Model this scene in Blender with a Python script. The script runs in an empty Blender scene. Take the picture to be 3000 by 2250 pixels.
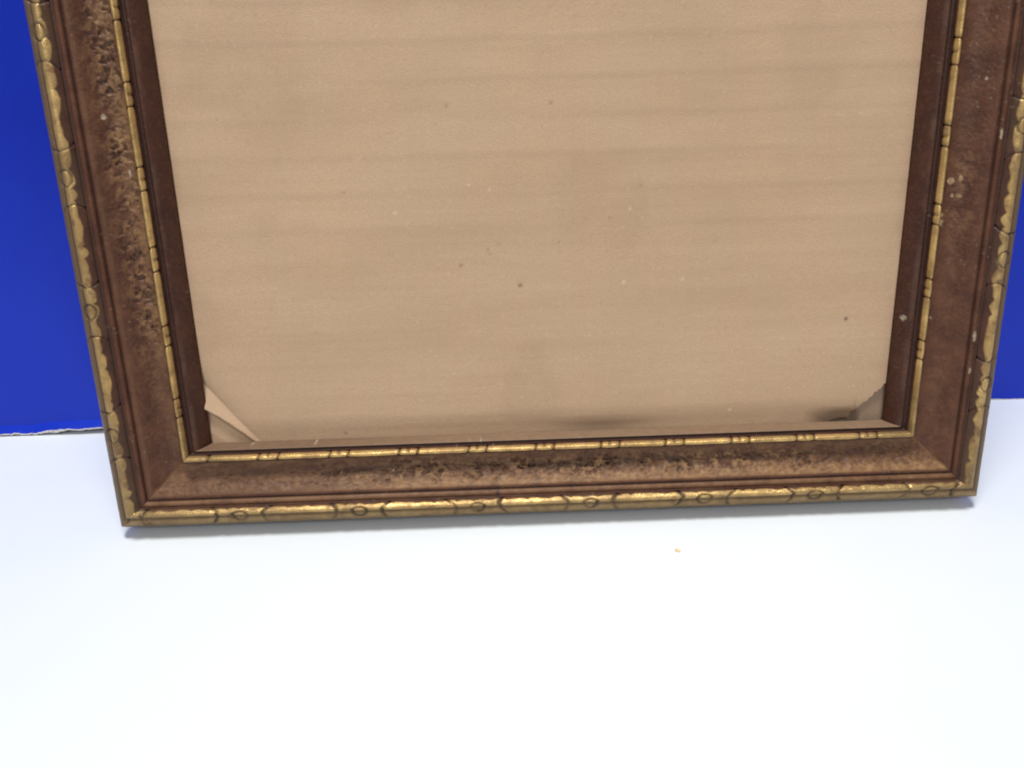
import bpy, math
import numpy as np
from mathutils import Matrix, Vector

S = bpy.context.scene
COL = S.collection
# ------------------------------------------------------------------ camera
CAM = Vector((-0.013713, -0.205685, 0.139981))
fw = Vector((0.01123269, 0.90311997, -0.42924136))
rt = Vector((0.99935286, -0.02480881, -0.02604573))
up = Vector((0.03417139, 0.42867102, 0.9028142))
cd = bpy.data.cameras.new("camera")
cam = bpy.data.objects.new("camera", cd)
COL.objects.link(cam)
cam.matrix_world = Matrix(((rt.x, up.x, -fw.x, CAM.x), (rt.y, up.y, -fw.y, CAM.y), (rt.z, up.z, -fw.z, CAM.z), (0, 0, 0, 1)))
cd.sensor_width = 36.0
cd.lens = 36.0 * 2167.0 / 3000.0
cd.clip_start = 0.01
cd.clip_end = 50
S.camera = cam
S.cycles.pixel_filter_type = 'BLACKMAN_HARRIS'
S.cycles.filter_width = 1.9
S.view_settings.view_transform = 'Standard'
S.view_settings.look = 'None'
S.view_settings.exposure = 0.07
S.view_settings.gamma = 1.0
# ------------------------------------------------------------------ light (a room lit from its ceiling, plus an added front fill)
w = bpy.data.worlds.new("World")
S.world = w
w.use_nodes = True
w.node_tree.nodes["Background"].inputs[0].default_value = (0.96, 0.97, 1.0, 1)
w.node_tree.nodes["Background"].inputs[1].default_value = 0.30

def area(name, loc, target, size, power, color):
    l = bpy.data.lights.new(name, 'AREA')
    l.shape = 'DISK'
    l.size = size
    l.energy = power
    l.color = color
    o = bpy.data.objects.new(name, l)
    o.location = loc
    o.rotation_euler = (Vector(target) - Vector(loc)).to_track_quat('-Z', 'Y').to_euler()
    COL.objects.link(o)
area("ceiling_lamp", (-0.05, -0.13, 1.45), (0, 0, 0), 0.36, 17.6, (1.0, 0.985, 0.96))
area("front_fill", (-0.25, -1.6, 1.25), (0, 0, 0.08), 0.8, 10.8, (1.0, 0.985, 0.96))  # added fill from the front, an unseen source that brightens frame and card

# ------------------------------------------------------------------ helpers
TH = math.radians(10.0)
W, H = 0.27, 0.334
RX = np.array([1.0, 0, 0])
VX = np.array([0, math.sin(TH), math.cos(TH)])
NX = np.array([0, -math.cos(TH), math.sin(TH)])

def place(u, v, h):
    """frame coordinates (across, up the frame, out of it) -> world"""
    return (u - W / 2)[..., None] * RX + v[..., None] * VX + h[..., None] * NX

def _hash(ix, iy, seed):
    n = (ix.astype(np.int64) * 374761393 + iy.astype(np.int64) * 668265263 + seed * 1274126177) & 0xFFFFFFFF
    n = ((n ^ (n >> 13)) * 1274126177) & 0xFFFFFFFF
    n = n ^ (n >> 16)
    return (n & 0xFFFFFF) / float(0xFFFFFF)

def vnoise(x, y, seed=0):
    ix, iy = np.floor(x), np.floor(y)
    fx, fy = x - ix, y - iy
    fx = fx * fx * (3 - 2 * fx)
    fy = fy * fy * (3 - 2 * fy)
    a = _hash(ix, iy, seed); b = _hash(ix + 1, iy, seed)
    c = _hash(ix, iy + 1, seed); d = _hash(ix + 1, iy + 1, seed)
    return (a * (1 - fx) + b * fx) * (1 - fy) + (c * (1 - fx) + d * fx) * fy

def fbm(x, y, seed=0, o=3):
    s = 0; a = .5; t = 0
    for i in range(o):
        s = s + a * vnoise(x * 2 ** i, y * 2 ** i, seed + i * 17); t += a; a *= .5
    return s / t

def worley(x, y, seed=0):
    ix, iy = np.floor(x), np.floor(y)
    best = np.full(np.shape(x), 9.0)
    for dx in (-1, 0, 1):
        for dy in (-1, 0, 1):
            cx, cy = ix + dx, iy + dy
            px = cx + _hash(cx, cy, seed); py = cy + _hash(cx, cy, seed + 5)
            best = np.minimum(best, np.hypot(px - x, py - y))
    return best

def sst(a, b, x):
    t = np.clip((x - a) / (b - a), 0, 1)
    return t * t * (3 - 2 * t)

def gauss(x, s):
    return np.exp(-(x / s) ** 2)

def mesh_grid(name, P, mat, parent=None, attrs=None, flip=False, smooth=True, extra=None):
    """P: (n, m, 3) grid of points -> one mesh object"""
    n, m, _ = P.shape
    idx = np.arange(n * m).reshape(n, m)
    q = np.stack([idx[:-1, :-1], idx[1:, :-1], idx[1:, 1:], idx[:-1, 1:]], -1).reshape(-1, 4)
    if flip: q = q[:, ::-1]
    V = P.reshape(-1, 3)
    if extra is not None:
        eV, eF = extra
        q = np.vstack([q, eF + len(V)])
        V = np.vstack([V, eV])
    me = bpy.data.meshes.new(name)
    me.vertices.add(len(V)); me.vertices.foreach_set('co', V.astype(np.float32).ravel())
    me.loops.add(len(q) * 4); me.loops.foreach_set('vertex_index', q.astype(np.int32).ravel())
    me.polygons.add(len(q)); me.polygons.foreach_set('loop_start', np.arange(0, len(q) * 4, 4, dtype=np.int32))
    me.update(calc_edges=True)
    me.polygons.foreach_set('use_smooth', np.full(len(q), smooth))
    for k, a in (attrs or {}).items():
        at = me.attributes.new(k, 'FLOAT', 'POINT')
        full = np.zeros(len(V), np.float32)
        full[:n * m] = np.clip(a, 0, 1).astype(np.float32).ravel()
        at.data.foreach_set('value', full)
    me.materials.append(mat)
    me.validate()
    o = bpy.data.objects.new(name, me)
    COL.objects.link(o)
    if parent is not None: o.parent = parent
    return o

def round_corner(u, v, rad=.0036):
    """knock the sharp outer corners of the frame round"""
    for uc, su in ((0, 1), (W, -1)):
        for vc, sv in ((0, 1), (H, -1)):
            x, y = (u - uc) * su, (v - vc) * sv
            m = (x < rad) & (y < rad)
            d = np.hypot(x - rad, y - rad) + 1e-9
            f = np.where(m & (d > rad), rad / d, 1)
            u = np.where(m, uc + su * (rad + (x - rad) * f), u)
            v = np.where(m, vc + sv * (rad + (y - rad) * f), v)
    return u, v

class NT:
    """tiny helper for node materials"""
    def __init__(s, name):
        s.m = bpy.data.materials.new(name); s.m.use_nodes = True
        s.t = s.m.node_tree; s.b = s.t.nodes['Principled BSDF']
    def n(s, typ, **kw):
        x = s.t.nodes.new(typ)
        for k, v in kw.items(): setattr(x, k, v)
        return x
    def l(s, a, b): s.t.links.new(a, b)
    def attr(s, name):
        return s.n('ShaderNodeAttribute', attribute_name=name).outputs['Fac']
    def co(s, scale=(1, 1, 1)):
        tc = s.n('ShaderNodeTexCoord'); mp = s.n('ShaderNodeMapping')
        mp.inputs['Scale'].default_value = scale
        s.l(tc.outputs['Object'], mp.inputs['Vector']); return mp.outputs[0]
    def noise(s, scale, detail=3, vec=None, rough=.5):
        x = s.n('ShaderNodeTexNoise'); x.inputs['Scale'].default_value = scale
        x.inputs['Detail'].default_value = detail; x.inputs['Roughness'].default_value = rough
        s.l(vec or s.co(), x.inputs['Vector']); return x.outputs['Fac']
    def ramp(s, f, *st):
        r = s.n('ShaderNodeValToRGB'); e = r.color_ramp.elements
        while len(e) < len(st): e.new(.5)
        for i, (p, c) in enumerate(st):
            e[i].position = p; e[i].color = (*c, 1) if len(c) == 3 else c
        s.l(f, r.inputs[0]); return r.outputs[0]
    def mix(s, f, a, b):
        x = s.n('ShaderNodeMix', data_type='RGBA')
        for v, i in ((f, 0), (a, 6), (b, 7)):
            if hasattr(v, 'is_output'): s.l(v, x.inputs[i])
            elif i == 0: x.inputs[0].default_value = v
            else: x.inputs[i].default_value = (*v, 1)
        return x.outputs[2]
    def math(s, op, a, b=0.0):
        x = s.n('ShaderNodeMath', operation=op)
        for v, i in ((a, 0), (b, 1)):
            if hasattr(v, 'is_output'): s.l(v, x.inputs[i])
            else: x.inputs[i].default_value = v
        return x.outputs[0]
    def bump(s, f, strength, dist):
        x = s.n('ShaderNodeBump'); x.inputs['Strength'].default_value = strength
        x.inputs['Distance'].default_value = dist
        s.l(f, x.inputs['Height']); s.l(x.outputs[0], s.b.inputs['Normal'])

# ------------------------------------------------------------------ materials
def moulding_mat(name, brown_a, brown_b, rub_lit_col=(.38, .215, .092), rmin=.35):
    k = NT(name)
    c = k.ramp(k.noise(140, 5), (.35, brown_a), (.7, brown_b))
    speck = k.ramp(k.noise(900, 4, rough=.7), (.52, (0, 0, 0)), (.72, (1, 1, 1)))
    c = k.mix(k.math('MULTIPLY', speck, .22), c, (.20, .12, .075))
    rub_lit = k.math('MULTIPLY', k.attr('rub_lit'), k.ramp(k.noise(420, 4), (.3, (rmin,) * 3), (.65, (1, 1, 1))))  # rubbed tan, plus light on the bottom rail put into the colour
    c = k.mix(rub_lit, c, rub_lit_col)
    wear = k.ramp(k.noise(330, 5, rough=.6), (.30, (.45,) * 3), (.62, (1, 1, 1)))
    gil = k.math('MULTIPLY', k.attr('gilt'), wear)
    gold = k.ramp(k.noise(90, 3), (.3, (.52, .34, .125)), (.7, (.76, .52, .205)))
    c = k.mix(gil, c, gold)
    c = k.mix(k.attr('dull'), c, (.135, .088, .046))
    c = k.mix(k.attr('glaze'), c, (.035, .018, .014))
    c = k.mix(k.attr('chip'), c, (.50, .43, .30))
    k.l(c, k.b.inputs['Base Color'])
    k.l(k.math('MULTIPLY', gil, .65), k.b.inputs['Metallic'])
    r = k.ramp(k.noise(500, 3), (.3, (.36,) * 3), (.7, (.55,) * 3))
    k.l(k.math('SUBTRACT', r, k.math('MULTIPLY', gil, .17)), k.b.inputs['Roughness'])
    k.b.inputs['Specular IOR Level'].default_value = .30
    k.bump(k.noise(1500, 4, rough=.65), .45, .0004)
    return k.m
M_RAIL = moulding_mat('aged_brown_gilt_wood', (.070, .0240, .0120), (.122, .047, .0225))
M_LIP = moulding_mat('aged_brown_lip_wood', (.046, .0155, .0085), (.070, .024, .013), (.27, .180, .112), .85)

def card_mat(name, a, b, lo):
    k = NT(name)
    f = k.noise(26, 5, k.co((.55, 1, 1.9)), .6)
    c = k.ramp(f, (.32, a), (.68, b))
    band = k.noise(1.0, 2, k.co((9, 60, 130)), .5)
    c = k.mix(k.math('MULTIPLY', k.ramp(band, (.45, (0, 0, 0)), (.7, (1, 1, 1))), .22), c, lo)
    pink = k.ramp(k.noise(45, 3, k.co((1.3, 1, .7))), (.45, (0, 0, 0)), (.75, (1, 1, 1)))
    c = k.mix(k.math('MULTIPLY', pink, .30), c, tuple(x * y for x, y in zip(b, (1.05, .90, .88))))
    fib = k.noise(1800, 3, k.co((1, 1, 1.8)), .7)
    c = k.mix(k.math('MULTIPLY', k.ramp(fib, (.40, (1, 1, 1)), (.62, (0, 0, 0))), .42), c, lo)
    c = k.mix(k.math('MULTIPLY', k.attr('flute'), .11), c, tuple(x * 1.16 for x in b))
    vst = k.noise(1.0, 3, k.co((420, 40, 26)), .6)
    c = k.mix(k.math('MULTIPLY', k.ramp(vst, (.45, (0, 0, 0)), (.7, (1, 1, 1))), .05), c, lo)
    c = k.mix(k.attr('spot'), c, (.045, .028, .02))
    c = k.mix(k.attr('fleck'), c, (.80, .68, .50))
    c = k.mix(k.attr('stain_shade'), c, (.17, .095, .06))  # stains, and shade painted at the fold and bottom gaps
    k.l(c, k.b.inputs['Base Color'])
    k.b.inputs['Roughness'].default_value = .82
    k.b.inputs['Specular IOR Level'].default_value = .25
    k.bump(k.noise(1300, 4, k.co((1, 1, 1.6)), .6), .30, .0003)
    return k.m
M_CARD = card_mat('kraft_cardboard', (.500, .343, .215), (.560, .394, .256), (.385, .255, .155))
M_BACK = card_mat('grey_brown_cardboard', (.33, .235, .165), (.42, .30, .21), (.22, .15, .10))

k = NT('white_tabletop')
c = k.ramp(k.noise(9, 4), (.35, (.755, .805, .850)), (.7, (.79, .84, .88)))
scuff = k.ramp(k.noise(5, 6, k.co((1, 3.2, 1)), .7), (.60, (0, 0, 0)), (.72, (1, 1, 1)))
c = k.mix(k.math('MULTIPLY', scuff, .06), c, (.62, .65, .70))
k.l(c, k.b.inputs['Base Color'])
k.b.inputs['Roughness'].default_value = .38
k.bump(k.noise(220, 3), .05, .0005)
M_TABLE = k.m

k = NT('blue_board_paper')
c = k.ramp(k.noise(14, 4), (.35, (.001, .022, .43)), (.7, (.003, .031, .50)))
k.l(c, k.b.inputs['Base Color'])
k.b.inputs['Roughness'].default_value = .40
k.b.inputs['Specular IOR Level'].default_value = .28
k.bump(k.noise(420, 4, k.co((1, 1, .5))), .10, .0005)
M_BLUE = k.m
k = NT('raw_board_core')
k.l(k.ramp(k.noise(600, 4, k.co((1, 1, 3))), (.3, (.20, .16, .14)), (.7, (.36, .30, .27))), k.b.inputs['Base Color'])
k.b.inputs['Roughness'].default_value = .9
M_CORE = k.m
k = NT('torn_paper')
k.l(k.ramp(k.noise(900, 3), (.3, (.55, .50, .46)), (.7, (.8, .77, .74))), k.b.inputs['Base Color'])
k.b.inputs['Roughness'].default_value = .9
M_TORN = k.m
k = NT('yellow_crumb')
k.l(k.ramp(k.noise(900, 3), (.3, (.70, .50, .22)), (.7, (.85, .70, .42))), k.b.inputs['Base Color'])
k.b.inputs['Roughness'].default_value = .7
M_CRUMB = k.m

# ------------------------------------------------------------------ setting: table
def box(name, x0, x1, y0, y1, z0, z1, mat, parent=None, bevel=0.0):
    v = [(x, y, z) for z in (z0, z1) for y in (y0, y1) for x in (x0, x1)]
    f = [(0, 2, 3, 1), (4, 5, 7, 6), (0, 1, 5, 4), (2, 6, 7, 3), (0, 4, 6, 2), (1, 3, 7, 5)]
    me = bpy.data.meshes.new(name); me.from_pydata(v, [], f); me.materials.append(mat)
    o = bpy.data.objects.new(name, me); COL.objects.link(o)
    if bevel:
        b = o.modifiers.new('bevel', 'BEVEL'); b.width = bevel; b.segments = 3
    if parent: o.parent = parent
    return o
t = box('tabletop', -.75, .75, -.42, .45, -.028, 0, M_TABLE, bevel=.003)
t['kind'] = 'structure'

# ------------------------------------------------------------------ blue board standing behind
YB = .0583
board = bpy.data.objects.new('display_board', None)
board.location = (0, YB, 0); COL.objects.link(board)
board['label'] = 'blue cardboard display board standing on the white tabletop behind the picture frame'
board['category'] = 'display board'
box('core', -.46, .46, .0006, .0040, .0, .60, M_CORE, board)
xs = np.unique(np.concatenate([np.linspace(-.46, -.235, 20), np.arange(-.235, -.12, .0004), np.linspace(-.12, .17, 30), np.arange(.17, .25, .0004), np.linspace(.25, .46, 20)]))
zb = np.where(xs < 0, .0011 + .0013 * sst(-.1985, -.1945, xs), .00035) + (fbm(xs * 700, xs * 0, 3) - .5) * .0008 * (xs < 0) + (fbm(xs * 260, xs * 0, 9) - .5) * .0006
zb = np.maximum(zb, .0001)
rows = [0, .0012, .0022, .0026, .0032, .006, .02, .08, .2, .4]
zs = np.convolve(np.pad(zb, 12, 'edge'), np.ones(25) / 25, 'valid') + .0002
Z = np.array([np.minimum((zb if r == 0 else zs) + r, .6) for r in rows] + [np.full(len(xs), .6)])
flare = np.where(xs < 0, .0023, .0002)
wav = (fbm(xs * 60, xs * 0, 21) - .5) * .0006
Yb = np.array([-flare * max(0, 1 - r / .0026) + wav * max(0, 1 - r / .006) for r in rows] + [np.zeros(len(xs))]) - .0001
P = np.stack([np.broadcast_to(xs, Z.shape), Yb, Z], -1)
bf = mesh_grid('blue_facing', P, M_BLUE, board)
bf.data.polygons.foreach_set('use_smooth', np.full(len(bf.data.polygons), False))
# torn white paper edge under the blue facing
tk = .00022 + .0005 * fbm(xs * 500, xs * 0, 33) + .0007 * gauss(xs + .1925, .004)
Zt = np.array([zb + .0002, zb - tk * .5, np.maximum(zb - tk, .00005)])
Yt = np.array([Yb[0] + .00005, Yb[0] - .0001, Yb[0] + .0002])
mesh_grid('torn_edge', np.stack([np.broadcast_to(xs, Zt.shape), Yt, Zt], -1), M_TORN, board)

# ------------------------------------------------------------------ picture frame
frame = bpy.data.objects.new('picture_frame', None)
frame.location = (0, 0, 0); COL.objects.link(frame)
frame['label'] = 'old brown wooden picture frame with gilt beading and cardboard backing leaning on the blue board'
frame['category'] = 'picture frame'

# moulding profile: (inset on the sides, inset on the bottom, height)
OUTER = [(.0012, .0008, .0075), (.0003, .0005, .0095), (0, .0005, .0115), (.0004, .0012, .0134), (.0015, .0025, .0150), (.0026, .0040, .0158),
         (.0032, .0046, .0157), (.0037, .0051, .0160), (.0044, .0057, .0168), (.0053, .0063, .0171), (.0064, .0069, .0166), (.0074, .0074, .0158), (.0079, .0077, .0151)]
COVE = [(.0079, .0077, .0151), (.0083, .0080, .0149), (.0088, .0085, .0151), (.0094, .0091, .0152), (.0099, .0096, .0149), (.0102, .0100, .0141), (.0104, .0102, .0140), (.0107, .0105, .0145), (.0116, .0114, .0144),
        (.0130, .0127, .0134), (.0150, .0146, .0117), (.0172, .0168, .0105), (.0194, .0188, .0101), (.0208, .0203, .0103), (.0216, .0211, .0108)]
INNER = [(.0216, .0211, .0108), (.0218, .0213, .0117), (.0222, .0216, .0126), (.0227, .0221, .0130), (.0232, .0227, .0127), (.0236, .0231, .0117), (.0237, .0233, .0110)]
LIP = [(.0237, .0233, .0110), (.0241, .0236, .0098), (.0246, .0239, .0099), (.0251, .0242, .0104), (.0256, .0244, .0103), (.0261, .0245, .0098), (.0272, .0247, .0084), (.0283, .0249, .0066), (.0285, .02495, .0058), (.0284, .0249, .0052), (.0220, .0215, .0049)]
BODY = [(.0220, .0215, .0049), (.0220, .0215, 0), (.0012, .0000, 0), (.0012, .0010, .0040), (.0012, .0008, .0075)]

def resample(pts, n, smooth=True):
    p = np.array(pts)
    if smooth:   # Catmull-Rom
        e = np.vstack([2 * p[0] - p[1], p, 2 * p[-1] - p[-2]])
        out = []
        for i in range(len(p) - 1):
            p0, p1, p2, p3 = e[i], e[i + 1], e[i + 2], e[i + 3]
            tt = np.linspace(0, 1, 24, endpoint=False)[:, None]
            out.append(.5 * (2 * p1 + (p2 - p0) * tt + (2 * p0 - 5 * p1 + 4 * p2 - p3) * tt ** 2 + (3 * p1 - p0 - 3 * p2 + p3) * tt ** 3))
        p = np.vstack(out + [p[-1:]])
    d = np.r_[0, np.cumsum(np.hypot(np.diff(p[:, 0]), np.diff(p[:, 2])))]
    s = np.linspace(0, d[-1], n)
    return np.stack([np.interp(s, d, p[:, i]) for i in range(3)], 1), s

CIRC = {'bottom': [.0022, .0386, .0754, .1120, .1470, .1825, .2170, .2530],
        'left': [.0322, .0695, .1062, .1426, .179], 'right': [.0391, .0761, .1123, .1485, .185], 'top': list(np.arange(.04, .26, .0364))}
PAIR = {'bottom': [(.0297, .0297), (.0451, .0511), (.0670, .0726), (.0883, .0940), (.1097, .1152), (.1304, .1360), (.1506, .1563), (.1706, .1763), (.1910, .1966), (.2113, .2167), (.2309, .2364)],
        'left': [(.0360, .0418), (.0580, .0640), (.0798, .0866), (.1022, .1085), (.1242, .1304), (.1456, .152)],
        'right': [(.0463, .0520), (.0650, .0704), (.0860, .0917), (.1074, .1130), (.1286, .1354), (.150, .156)], 'top': []}
CHIPS = {'right': [(.0535, .0086 + .0005, .0016, .0006), (.0430, .0092, .0010, .0004), (.1102, .0095, .0014, .00035), (.0988, .0165, .0009, .0005), (.0981, .0190, .0010, .0011),
                   (.0939, .0165, .0005, .0007), (.0941, .0182, .0006, .0005), (.0887, .0205, .0006, .0006), (.0866, .0207, .0010, .0010), (.0585, .0200, .0003, .0005), (.0585, .0273, .0009, .0005), (.125, .014, .0005, .0003)],
         'bottom': [(.1136, .0245, .0002, .0004), (.0620, .0249, .0003, .0003), (.0420, .0249, .0002, .0002), (.086, .0160, .0005, .0003)],
         'left': [(.122, .0150, .0007, .0006), (.061, .0003, .0014, .0005), (.107, .0190, .0012, .0003)], 'top': []}

def build_component(name, prof, nrow, side, kind, parent, smooth=True):
    R, arc = resample(prof, nrow, smooth)
    a, b, h = R[:, 0], R[:, 1], R[:, 2]
    L = W if side in ('bottom', 'top') else H
    if side == 'bottom':
        s = np.linspace(0, 1, 1000)
    elif side == 'top':
        s = np.linspace(0, 1, 60)
    else:
        s = np.unique(np.r_[np.linspace(0, .54, 680), np.linspace(.54, 1, 40)])
    s = s[:, None]
    if side == 'bottom': ins, c0, c1 = b, a, L - a
    elif side == 'top': ins, c0, c1 = a, a, L - a
    else: ins, c0, c1 = a, b, L - a
    lon = c0 * (1 - s) + c1 * s                      # position along the rail
    row = np.broadcast_to(arc, lon.shape)
    insb = np.broadcast_to(ins, lon.shape)
    seed = {'bottom': 1, 'left': 2, 'right': 3, 'top': 4}[side]
    hb = np.broadcast_to(h, lon.shape)
    # outward normal in the (inset, height) plane
    ti, th = np.gradient(ins), np.gradient(h)
    nl = np.hypot(ti, th) + 1e-12
    ni, nh = -th / nl, ti / nl
    dist_end = np.minimum(s * L, (1 - s) * L) * np.ones_like(lon)
    fade = sst(0, .0015, dist_end)
    D = np.zeros_like(lon)
    at = {x: np.zeros_like(lon) for x in ('gilt', 'rub_lit', 'glaze', 'chip', 'dull')}
    wear = fbm(lon * 160, row * 160 + seed * 31, 40 + seed)
    if kind == 'outer':
        crease = arc[np.argmin(np.abs(a - .0032))]
        top = arc[-1]
        phase = lon / (.0058 if side == 'bottom' else .0070) + fbm(lon * 130, lon * 0, 50 + seed) * 1.9
        scal = np.abs(np.sin(np.pi * phase)) ** .7
        edge = top - (.0015 if side == 'bottom' else .0027) + (.0008 if side == 'bottom' else .0012) * scal * (.45 + fbm(lon * 200, lon * 0, 57))
        edge2 = crease - .0042 - .0009 * np.abs(np.sin(np.pi * (phase * .83 + .3)))
        gold = sst(.0002, -.0002, row - edge) * sst(-.0001, .0003, row - crease)
        lower = sst(.0003, -.0001, row - crease) * sst(-.0003, .0003, row - edge2)
        at['gilt'] = gold * (.66 + .30 * sst(.3, .5, wear)) + lower * (.62 if side == 'bottom' else .15)
        at['dull'] = lower * (.52 if side == 'bottom' else .85) + .25 * gold * sst(.58, .72, wear)
        D -= .00016 * sst(-.0002, .0003, row - edge)             # carved back beyond the scallops
        D += .00010 * (fbm(lon * 500, row * 400, 60 + seed) - .5)
        g = gauss(row - crease, .00022 if side != 'bottom' else .00042)
        at['glaze'] = np.maximum(at['glaze'], .75 * g + (.10 if side == 'bottom' else .40) * sst(-.0002, .0003, row - edge))
        mid = crease + (.0007 if side == 'bottom' else .0014)
        inc = 1.6 if side == 'bottom' else 1.0
        for cc in CIRC[side]:
            jit = float(_hash(np.array(cc * 1e4), np.array(1), seed))
            rr = np.hypot(lon - cc, (row - mid) * .92)
            ring = gauss(rr - (.0021 + .0002 * jit), .00028 * inc)
            for sg in (-1, 1):
                bend = cc + sg * (.0068 + .0003 * jit) + sg * 85 * (row - mid - .0004) ** 2 + (jit - .5) * .5 * (row - mid)
                ln = gauss(lon - bend, .00034 * inc) * sst(-.0044, -.0034, row - mid)
                ring = np.maximum(ring, ln)
            ring = ring * (.55 + .45 * sst(.3, .6, fbm(lon * 300, row * 300, 310 + seed)))
            D -= .00052 * ring
            at['glaze'] = np.maximum(at['glaze'], ring * (.90 if side == 'bottom' else .66))
            inside = sst(.0072, .0062, np.abs(lon - cc))
            at['dull'] = np.maximum(at['dull'], inside * .22)
        bare = sst(.62, .74, fbm(lon * 330, row * 420, 320 + seed, 4)) * (.4 if side == 'bottom' else .6)
        at['gilt'] = at['gilt'] * (1 - bare); D -= .00006 * bare
        if side == 'bottom':
            ln = gauss(lon - (.0082 + 55 * (row - mid) ** 2), .0003); D -= .0003 * ln; at['glaze'] = np.maximum(at['glaze'], .7 * ln)
        # gilding worn thin towards the corners
        wornc = sst(.065, .004, np.minimum(lon, L - lon)) if side in ('bottom',) else sst(.045, .01, lon)
        at['dull'] = np.maximum(at['dull'], wornc * (.35 + .3 * wear))
    elif kind == 'inner':
        r0, r1 = arc[0], arc[-1]
        rel = (row - r0) / (r1 - r0)
        at['gilt'] = sst(.10, .22, rel) * sst(.93, .80, rel) * (.75 + .25 * sst(.3, .5, wear))
        at['glaze'] = .6 * (1 - sst(.04, .16, rel)) + .5 * sst(.88, .98, rel)
        D += .00009 * (fbm(lon * 300, row * 500, 70 + seed) - .5)
        for p in PAIR[side]:
            m_ = (p[0] + p[1]) / 2
            for q in set(p):
                g = gauss(lon - q - .15 * (row - arc[nrow // 2]), .00026)
                D -= .0003 * g; at['glaze'] = np.maximum(at['glaze'], g * .8)
            g = gauss(lon - m_, .0005) * sst(.45, .7, rel)
            D -= .0002 * g; at['glaze'] = np.maximum(at['glaze'], g * .45)
            ends = np.minimum(np.abs(lon - p[0]), np.abs(lon - p[1]))
            D -= .00014 * gauss(ends, .0009)
        D += .00006 * np.sin(row * 9000) * sst(.2, .4, rel) * sst(.8, .6, rel)
        at['dull'] = .30 * sst(.55, .7, wear) + .4 * sst(.03, .005, np.minimum(lon, L - lon) - .02)
    elif kind == 'cove':
        # pitted, crackled band in the hollow
        ctr = {'left': .0178, 'right': .0160, 'bottom': .0160, 'top': .016}[side] + .0007 * (fbm(lon * 80, lon * 0, 81 + seed) - .5)
        band = gauss(insb - ctr, .0034 if side != 'bottom' else .0034)
        if side == 'left': amp = sst(.035, .075, lon) * .9 + .25
        elif side == 'right': amp = .16 + .35 * gauss(lon - .095, .012)
        else: amp = .40 + .95 * sst(.05, .09, lon) * sst(.25, .19, lon)
        inb = sst(.0112, .0125, insb)
        f1 = 430 if side != 'bottom' else 620
        stretch = .55 if side == 'bottom' else .75
        wx = lon * f1 * stretch + 1.3 * fbm(lon * 500, insb * 500, 90 + seed)
        wy = insb * f1 + 1.3 * fbm(lon * 500, insb * 500, 95 + seed)
        pit = sst(.42, .18, worley(wx, wy, seed))
        keep = sst(.45, .62, fbm(lon * 170, insb * 220, 99 + seed))
        worm = 1 - np.abs(2 * fbm(lon * 420 * stretch, insb * 560, 120 + seed, 4) - 1)
        worm = sst(.90, .985, worm)
        D += band * amp * inb * (-.00046 * pit * (.25 + .75 * keep) - .00024 * worm + .00034 * (fbm(lon * 900 * stretch, insb * 900, 130 + seed) - .45))
        D += inb * (.00022 if side == 'bottom' else .00010) * (fbm(lon * 700 * stretch, insb * 700, 140 + seed) - .5)
        peb = sst(.45, .12, worley(lon * 780 * stretch, insb * 900, 145 + seed))
        pebk = inb * {'bottom': .9, 'left': .5, 'right': .45, 'top': .4}[side] * sst(.006, .02, np.minimum(lon, L - lon) * np.ones_like(lon))
        D -= .00016 * peb * pebk
        at['glaze'] = pebk * .30 * peb * (.3 + .7 * sst(.35, .6, fbm(lon * 150, insb * 200, 146))) + band * amp * inb * (.42 * pit * keep + .30 * worm)
        rise = sst(.40, .62, fbm(lon * 520, insb * 560, 150 + seed))
        at['rub_lit'] = band * amp * inb * rise * .60 * (1 - pit)
        if side == 'bottom':
            fl = sst(.0150, .0128, insb) * sst(.0108, .0118, insb)
            at['rub_lit'] = np.maximum(at['rub_lit'], fl * (.25 + .55 * sst(.05, .10, lon)) * (.55 + .6 * fbm(lon * 260, insb * 700, 161)))  # paler lower slope: light from above put into the colour
            dark = gauss(insb - .0163, .0016) * sst(.30, .60, fbm(lon * 120, insb * 500, 171)) * amp
            at['glaze'] = np.maximum(at['glaze'], .45 * dark)
        if side == 'left':
            at['rub_lit'] = np.maximum(at['rub_lit'], .50 * sst(.0150, .0195, insb) * (.35 + .65 * sst(.03, .08, lon)) * sst(.2, .6, fbm(lon * 90, insb * 300, 181)))
            at['rub_lit'] = np.maximum(at['rub_lit'], .15 * gauss(insb - .0118, .0005))
        # grooves beside the bead stay dark with old glaze
        at['glaze'] = np.maximum(at['glaze'], .85 * gauss(insb - (.0081 if side != 'bottom' else .0), .00038))
        at['glaze'] = np.maximum(at['glaze'], .70 * gauss(insb - (.0103 if side != 'bottom' else .0101), .00028))
        at['glaze'] = np.maximum(at['glaze'], .75 * sst(.0011, .0002, ins[-1] - insb))
        if side == 'bottom':    # a green-black smear across the bead
            at['glaze'] = np.maximum(at['glaze'], .8 * gauss(lon - .1183, .0006) * sst(.0125, .0100, insb))
        if side == 'bottom': at['rub_lit'] = np.maximum(at['rub_lit'], .34 * sst(.0084, .0088, insb) * sst(.0101, .0097, insb)); at['rub_lit'] = np.maximum(at['rub_lit'], inb * (.10 + .22 * sst(.3, .7, fbm(lon * 200, insb * 900, 191))))  # lit fillet band and settled dust; hollow brightened through its colour
        mline = sst(.0012, .0002, dist_end)
        at['rub_lit'] = np.maximum(at['rub_lit'], mline * .35 * inb)
    else:
        D += .00007 * (fbm(lon * 260, row * 700, 200 + seed) - .5)
        at['glaze'] = .75 * gauss(insb - (.0242 if side != 'bottom' else .0237), .00045)
        at['rub_lit'] = .22 * gauss(row - arc[-1] * .22, .0004) * sst(.4, .6, wear)  # thin highlight line painted along the lip
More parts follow.
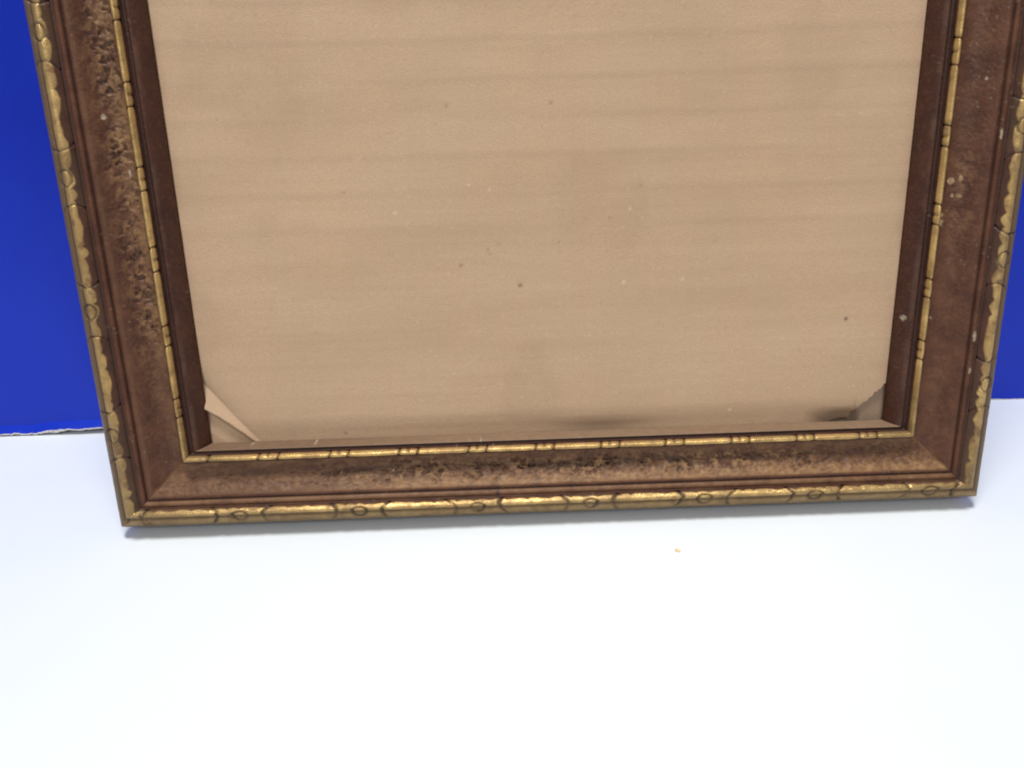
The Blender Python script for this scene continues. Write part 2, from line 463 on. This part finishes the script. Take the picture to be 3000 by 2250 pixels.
        if side == 'bottom': at['rub_lit'] = (.60 + .25 * sst(.05, .12, lon)) * sst(.0241, .0243, insb)  # dusty tan of the upward-facing lip, light from above painted in
    for (cl, ci, rl, ri) in CHIPS[side]:
        e = np.hypot((lon - cl) / rl, (insb - ci) / ri) + .7 * (fbm(lon * 2200, insb * 2200, 300) - .5)
        m = sst(1.1, .75, e)
        och = side == 'right' and .08 < cl < .10
        at['chip'] = np.maximum(at['chip'], m * (.22 if och else .8) * (.5 + .5 * fbm(lon * 3000, insb * 3000, 305)))
        if och: at['rub_lit'] = np.maximum(at['rub_lit'], m); at['dull'] *= (1 - m); at['glaze'] = at['glaze'] * (1 - m)
        D -= .00008 * m
    # small dings and dust everywhere
    dust = sst(.13, .05, worley(lon * 330, insb * 330 + seed * 7, 400 + seed)) * sst(.60, .7, fbm(lon * 90, insb * 90, 410 + seed))
    at['chip'] = np.maximum(at['chip'], dust * .14)
    D = D * fade
    I = insb + ni * D
    Hh = hb + nh * D
    pu, pv = {'bottom': (lon, I), 'top': (lon, H - I), 'left': (I, lon), 'right': (W - I, lon)}[side]
    if kind == 'outer':
        wob = .00022 * (fbm(lon * 70, lon * 0, 700 + seed) - .5) * fade * sst(crease, 0, row)
        if side in ('left', 'right'): pu = pu + wob
        else: pv = pv + wob
        pu, pv = round_corner(pu, pv)
    Pt = place(pu, pv, Hh)
    return mesh_grid(name, Pt, M_LIP if kind == 'lip' else M_RAIL, parent, at, flip=side in ('left', 'top'))

def body_strip(side):
    p = np.array(BODY); n = len(p)
    a, b, h = p[:, 0], p[:, 1], p[:, 2]
    s = np.array([0, 1.0])[:, None]
    if side == 'bottom': lon = a * (1 - s) + (W - a) * s; return place(lon, np.broadcast_to(b, lon.shape), np.broadcast_to(h, lon.shape))
    if side == 'top': lon = a * (1 - s) + (W - a) * s; return place(lon, np.broadcast_to(H - a, lon.shape), np.broadcast_to(h, lon.shape))
    lon = b * (1 - s) + (H - a) * s
    return place(np.broadcast_to(a if side == 'left' else W - a, lon.shape), lon, np.broadcast_to(h, lon.shape))

for side in ('bottom', 'left', 'right', 'top'):
    rail = build_component('rail', COVE, 64, side, 'cove', frame)
    # wooden back and outer wall of the moulding, part of the same rail
    bs = body_strip(side); flip = side in ('left', 'top')
    me = rail.data
    import bmesh
    bm = bmesh.new(); bm.from_mesh(me)
    g = [[bm.verts.new(c) for c in r] for r in bs]
    for j in range(len(g[0]) - 1):
        q = [g[0][j], g[1][j], g[1][j + 1], g[0][j + 1]]
        bm.faces.new(q[::-1] if flip else q)
    bm.to_mesh(me); bm.free()
    me.materials[0] = M_RAIL
    lab = {'bottom': 'bottom rail with a pitted dark hollow and the brightest gilding', 'left': 'left rail with a heavily crackled hollow', 'right': 'right rail, smooth and brown with pale chips'}.get(side)
    if lab: rail['label'] = lab
    build_component('outer_bead', OUTER, 48, side, 'outer', rail)
    build_component('inner_bead', INNER, 20, side, 'inner', rail)
    build_component('lip', LIP, 26, side, 'lip', rail)

# ------------------------------------------------------------------ cardboard backing in the opening
U0, U1 = .0226, W - .0226
us = np.unique(np.r_[np.arange(U0, .055, .0003), np.arange(.055, .205, .0006), np.arange(.205, U1, .0003), U1])
kk = np.r_[np.linspace(0, .030, 110), np.linspace(.0304, .15, 230)[0:], np.linspace(.16, H - .0456, 12)]
vb = np.full(len(us), .0226)
arch = sst(.2190, .2300, us) * sst(.2400, .2330, us)
vb = vb + arch * .0026
notch = np.interp(us, [.2312, .2330, .2342, .2360, .2370, .2390, .2412, .2432, U1], [.0260, .0278, .0300, .0314, .0330, .0345, .0366, .0410, .0420])
notch = notch + (fbm(us * 1100, us * 0, 501) - .5) * .0019
vb = np.where(us > .2322, np.maximum(vb, notch), vb)
top = H - .0226
UU, KK = np.meshgrid(us, kk, indexing='ij')
VB = vb[:, None]
VV = VB + KK * (top - VB) / kk[-1]
hh = np.full(UU.shape, .0051)
hh += .00055 * (fbm(UU * 14, VV * 16, 510) - .5)
ph = VV / .0102 + .22 * fbm(UU * 9, VV * 12, 511) + .10 * fbm(UU * 90, VV * 40, 514)
saw = ph - np.floor(ph)
saw = np.where(saw < .82, saw / .82, (1 - saw) / .18)
vis = (.30 + .9 * sst(.05, .12, VV)) * sst(.30, .62, fbm(UU * 22, VV * 55, 512))
hh -= .00008 * saw * vis
hh += .000007 * np.sin(2 * np.pi * VV / .0026 + 3 * fbm(UU * 30, VV * 30, 515)) * sst(.4, .65, fbm(UU * 30, VV * 60, 516))
hh += .00004 * (fbm(UU * 260, VV * 420, 513) - .5)
hh -= .0008 * sst(.0330, .0255, VV) * sst(.02, .05, UU)
hh -= .0007 * sst(.0300, .0262, VV) * gauss(UU - .152, .014)
hh -= .0022 * sst(.0300, .0262, VV) * sst(.2150, .2290, UU) * sst(.2380, .2330, UU)
# fold across the lower left corner
vA = np.interp(UU, [.0226, .0278, .0430, .05], [.0495, .0448, .0258, .018]) + .0006 * (fbm(UU * 300, UU * 0, 520) - .5)
vB = np.interp(UU, [.0226, .0275, .0320, .0375, .0412, .05], [.0418, .0372, .0340, .0298, .0258, .019]) + .0006 * (fbm(UU * 400, UU * 0, 521) - .5)
vC = np.interp(UU, [.0226, .0285, .0390, .05], [.0395, .0352, .0266, .0175])
hB = np.interp(UU, [.0226, .030, .038, .0425, .045], [.0026, .0023, .0015, .0004, 0])
rd = np.where(VV >= vA, 0, np.where(VV >= vB, (vA - VV) / np.maximum(vA - vB, 1e-5), np.where(VV >= vC, (VV - vC) / np.maximum(vB - vC, 1e-5), 0)))
hh += hB * rd
hh -= hB * .50 * np.where(VV >= vA, np.exp(-(VV - vA) / .0042), 1.0)
hh = np.where(VV < vC, hh + np.minimum(.16 * (vC - VV), .0010), hh)
spot = np.zeros_like(hh); fleck = np.zeros_like(hh)
for (x, y, r) in [(.1273, .0716, .00055), (.2268, .0580, .00055), (.1373, .1229, .00045), (.1077, .1228, .0004), (.1211, .0841, .0003), (.1098, .0780, .00045), (.0709, .0266, .0005), (.118, .0825, .0003),
                  (.1185, .0815, .0003), (.1045, .118, .0003), (.163, .0995, .0003), (.19, .0565, .0002), (.139, .084, .00025), (.154, .0905, .00025), (.077, .1, .0003)]:
    spot = np.maximum(spot, (.8 if r > .0005 else .5) * gauss(np.hypot(UU - x, VV - y) + .0003 * (vnoise(UU * 2500, VV * 2500, 7) - .5), r))
for (x, y, r) in [(.1584, .0716, .0004), (.0913, .0938, .00035), (.1924, .0300, .0004), (.119, .0998, .0003), (.176, .0718, .0003), (.160, .093, .0003), (.113, .101, .0003)]:
    fleck = np.maximum(fleck, .7 * gauss(np.hypot(UU - x, VV - y), r))
rnd = worley(UU * 130, VV * 130, 530)
spot = np.maximum(spot, .10 * sst(.09, .02, rnd) * (vnoise(UU * 60, VV * 60, 531) > .66))
fleck = np.maximum(fleck, .12 * sst(.09, .02, worley(UU * 160, VV * 160, 540)) * (vnoise(UU * 50, VV * 50, 541) > .62))
stain_shade = .60 * sst(.0280, .0254, VV) * sst(.2120, .2290, UU) * sst(.2390, .2330, UU) + .30 * sst(.0285, .0262, VV) * gauss(UU - .152, .016)  # shade of the gaps along the bottom edge, painted on the sheet
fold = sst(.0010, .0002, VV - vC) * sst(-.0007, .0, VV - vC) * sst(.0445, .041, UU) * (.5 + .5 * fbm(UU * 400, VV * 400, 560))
stain_shade = np.maximum(stain_shade, .42 * fold)  # dark line under the fold ridge: shade painted along the crease
stain_shade = np.maximum(stain_shade, .20 * gauss(VV - vA - .0002, .0004) * sst(.046, .042, UU))  # shaded valley above the fold, put into the colour
edge_tone = sst(.0040, .0, np.minimum(UU - .0285, W - .0285 - UU)) * .16 * sst(.3, .7, fbm(UU * 120, VV * 70, 561))  # mottled darker tone towards the left and right edges
stain_shade = np.maximum(stain_shade, edge_tone)
stain_shade = np.maximum(stain_shade, .07 * sst(.62, .75, fbm(UU * 38, VV * 30, 562, 4)))
PC = place(UU, VV, hh)
# thickness of the sheet along its ragged lower edge
n_, m_ = UU.shape
low = PC[:, 0]; back = low - .0006 * NX
eV = np.vstack([low, back]); ii = np.arange(n_ - 1)
eF = np.stack([ii, ii + n_, ii + 1 + n_, ii + 1], -1)
card = mesh_grid('cardboard_sheet', PC, M_CARD, frame, {'spot': spot, 'fleck': fleck, 'stain_shade': stain_shade, 'flute': (1 - saw) * vis}, extra=(eV, eF))
card['label'] = 'tan kraft cardboard sheet, creased at its lower left corner and torn at the lower right'
# darker layer behind it
us2 = np.linspace(U0, U1, 200); vs2 = np.r_[np.linspace(.0226, .06, 60), .1, .2, top]
A, B = np.meshgrid(us2, vs2, indexing='ij')
hb2 = np.full(A.shape, .0037) + .0005 * (fbm(A * 90, B * 90, 550) - .5) - .0052 * sst(.2345, .2325, A) * sst(.032, .027, B) 
bk = place(A, B, hb2); n2, m2 = A.shape
idx = np.arange(n2 * m2).reshape(n2, m2)
mesh_grid('backing_layer', bk, M_BACK, frame, {'spot': A * 0})

# ------------------------------------------------------------------ crumb on the table
import bmesh
bm = bmesh.new(); bmesh.ops.create_icosphere(bm, subdivisions=3, radius=1)
for v in bm.verts:
    c = v.co.copy(); d = .75 + .5 * float(fbm(np.array(c.x * 1.7 + 5), np.array(c.y * 1.7 + c.z + 9), 600))
    v.co = Vector((c.x * .00095 * d, c.y * .0006 * d, c.z * .00028 * d))
bmesh.ops.rotate(bm, verts=bm.verts, cent=(0, 0, 0), matrix=Matrix.Rotation(-.7, 3, 'Z'))
me = bpy.data.meshes.new('crumb'); bm.to_mesh(me); bm.free(); me.materials.append(M_CRUMB)
o = bpy.data.objects.new('crumb', me); o.location = (.0361, -.0302, .00025); COL.objects.link(o)
o['label'] = 'tiny pale yellow crumb lying on the white tabletop in front of the frame'
o['category'] = 'crumb'
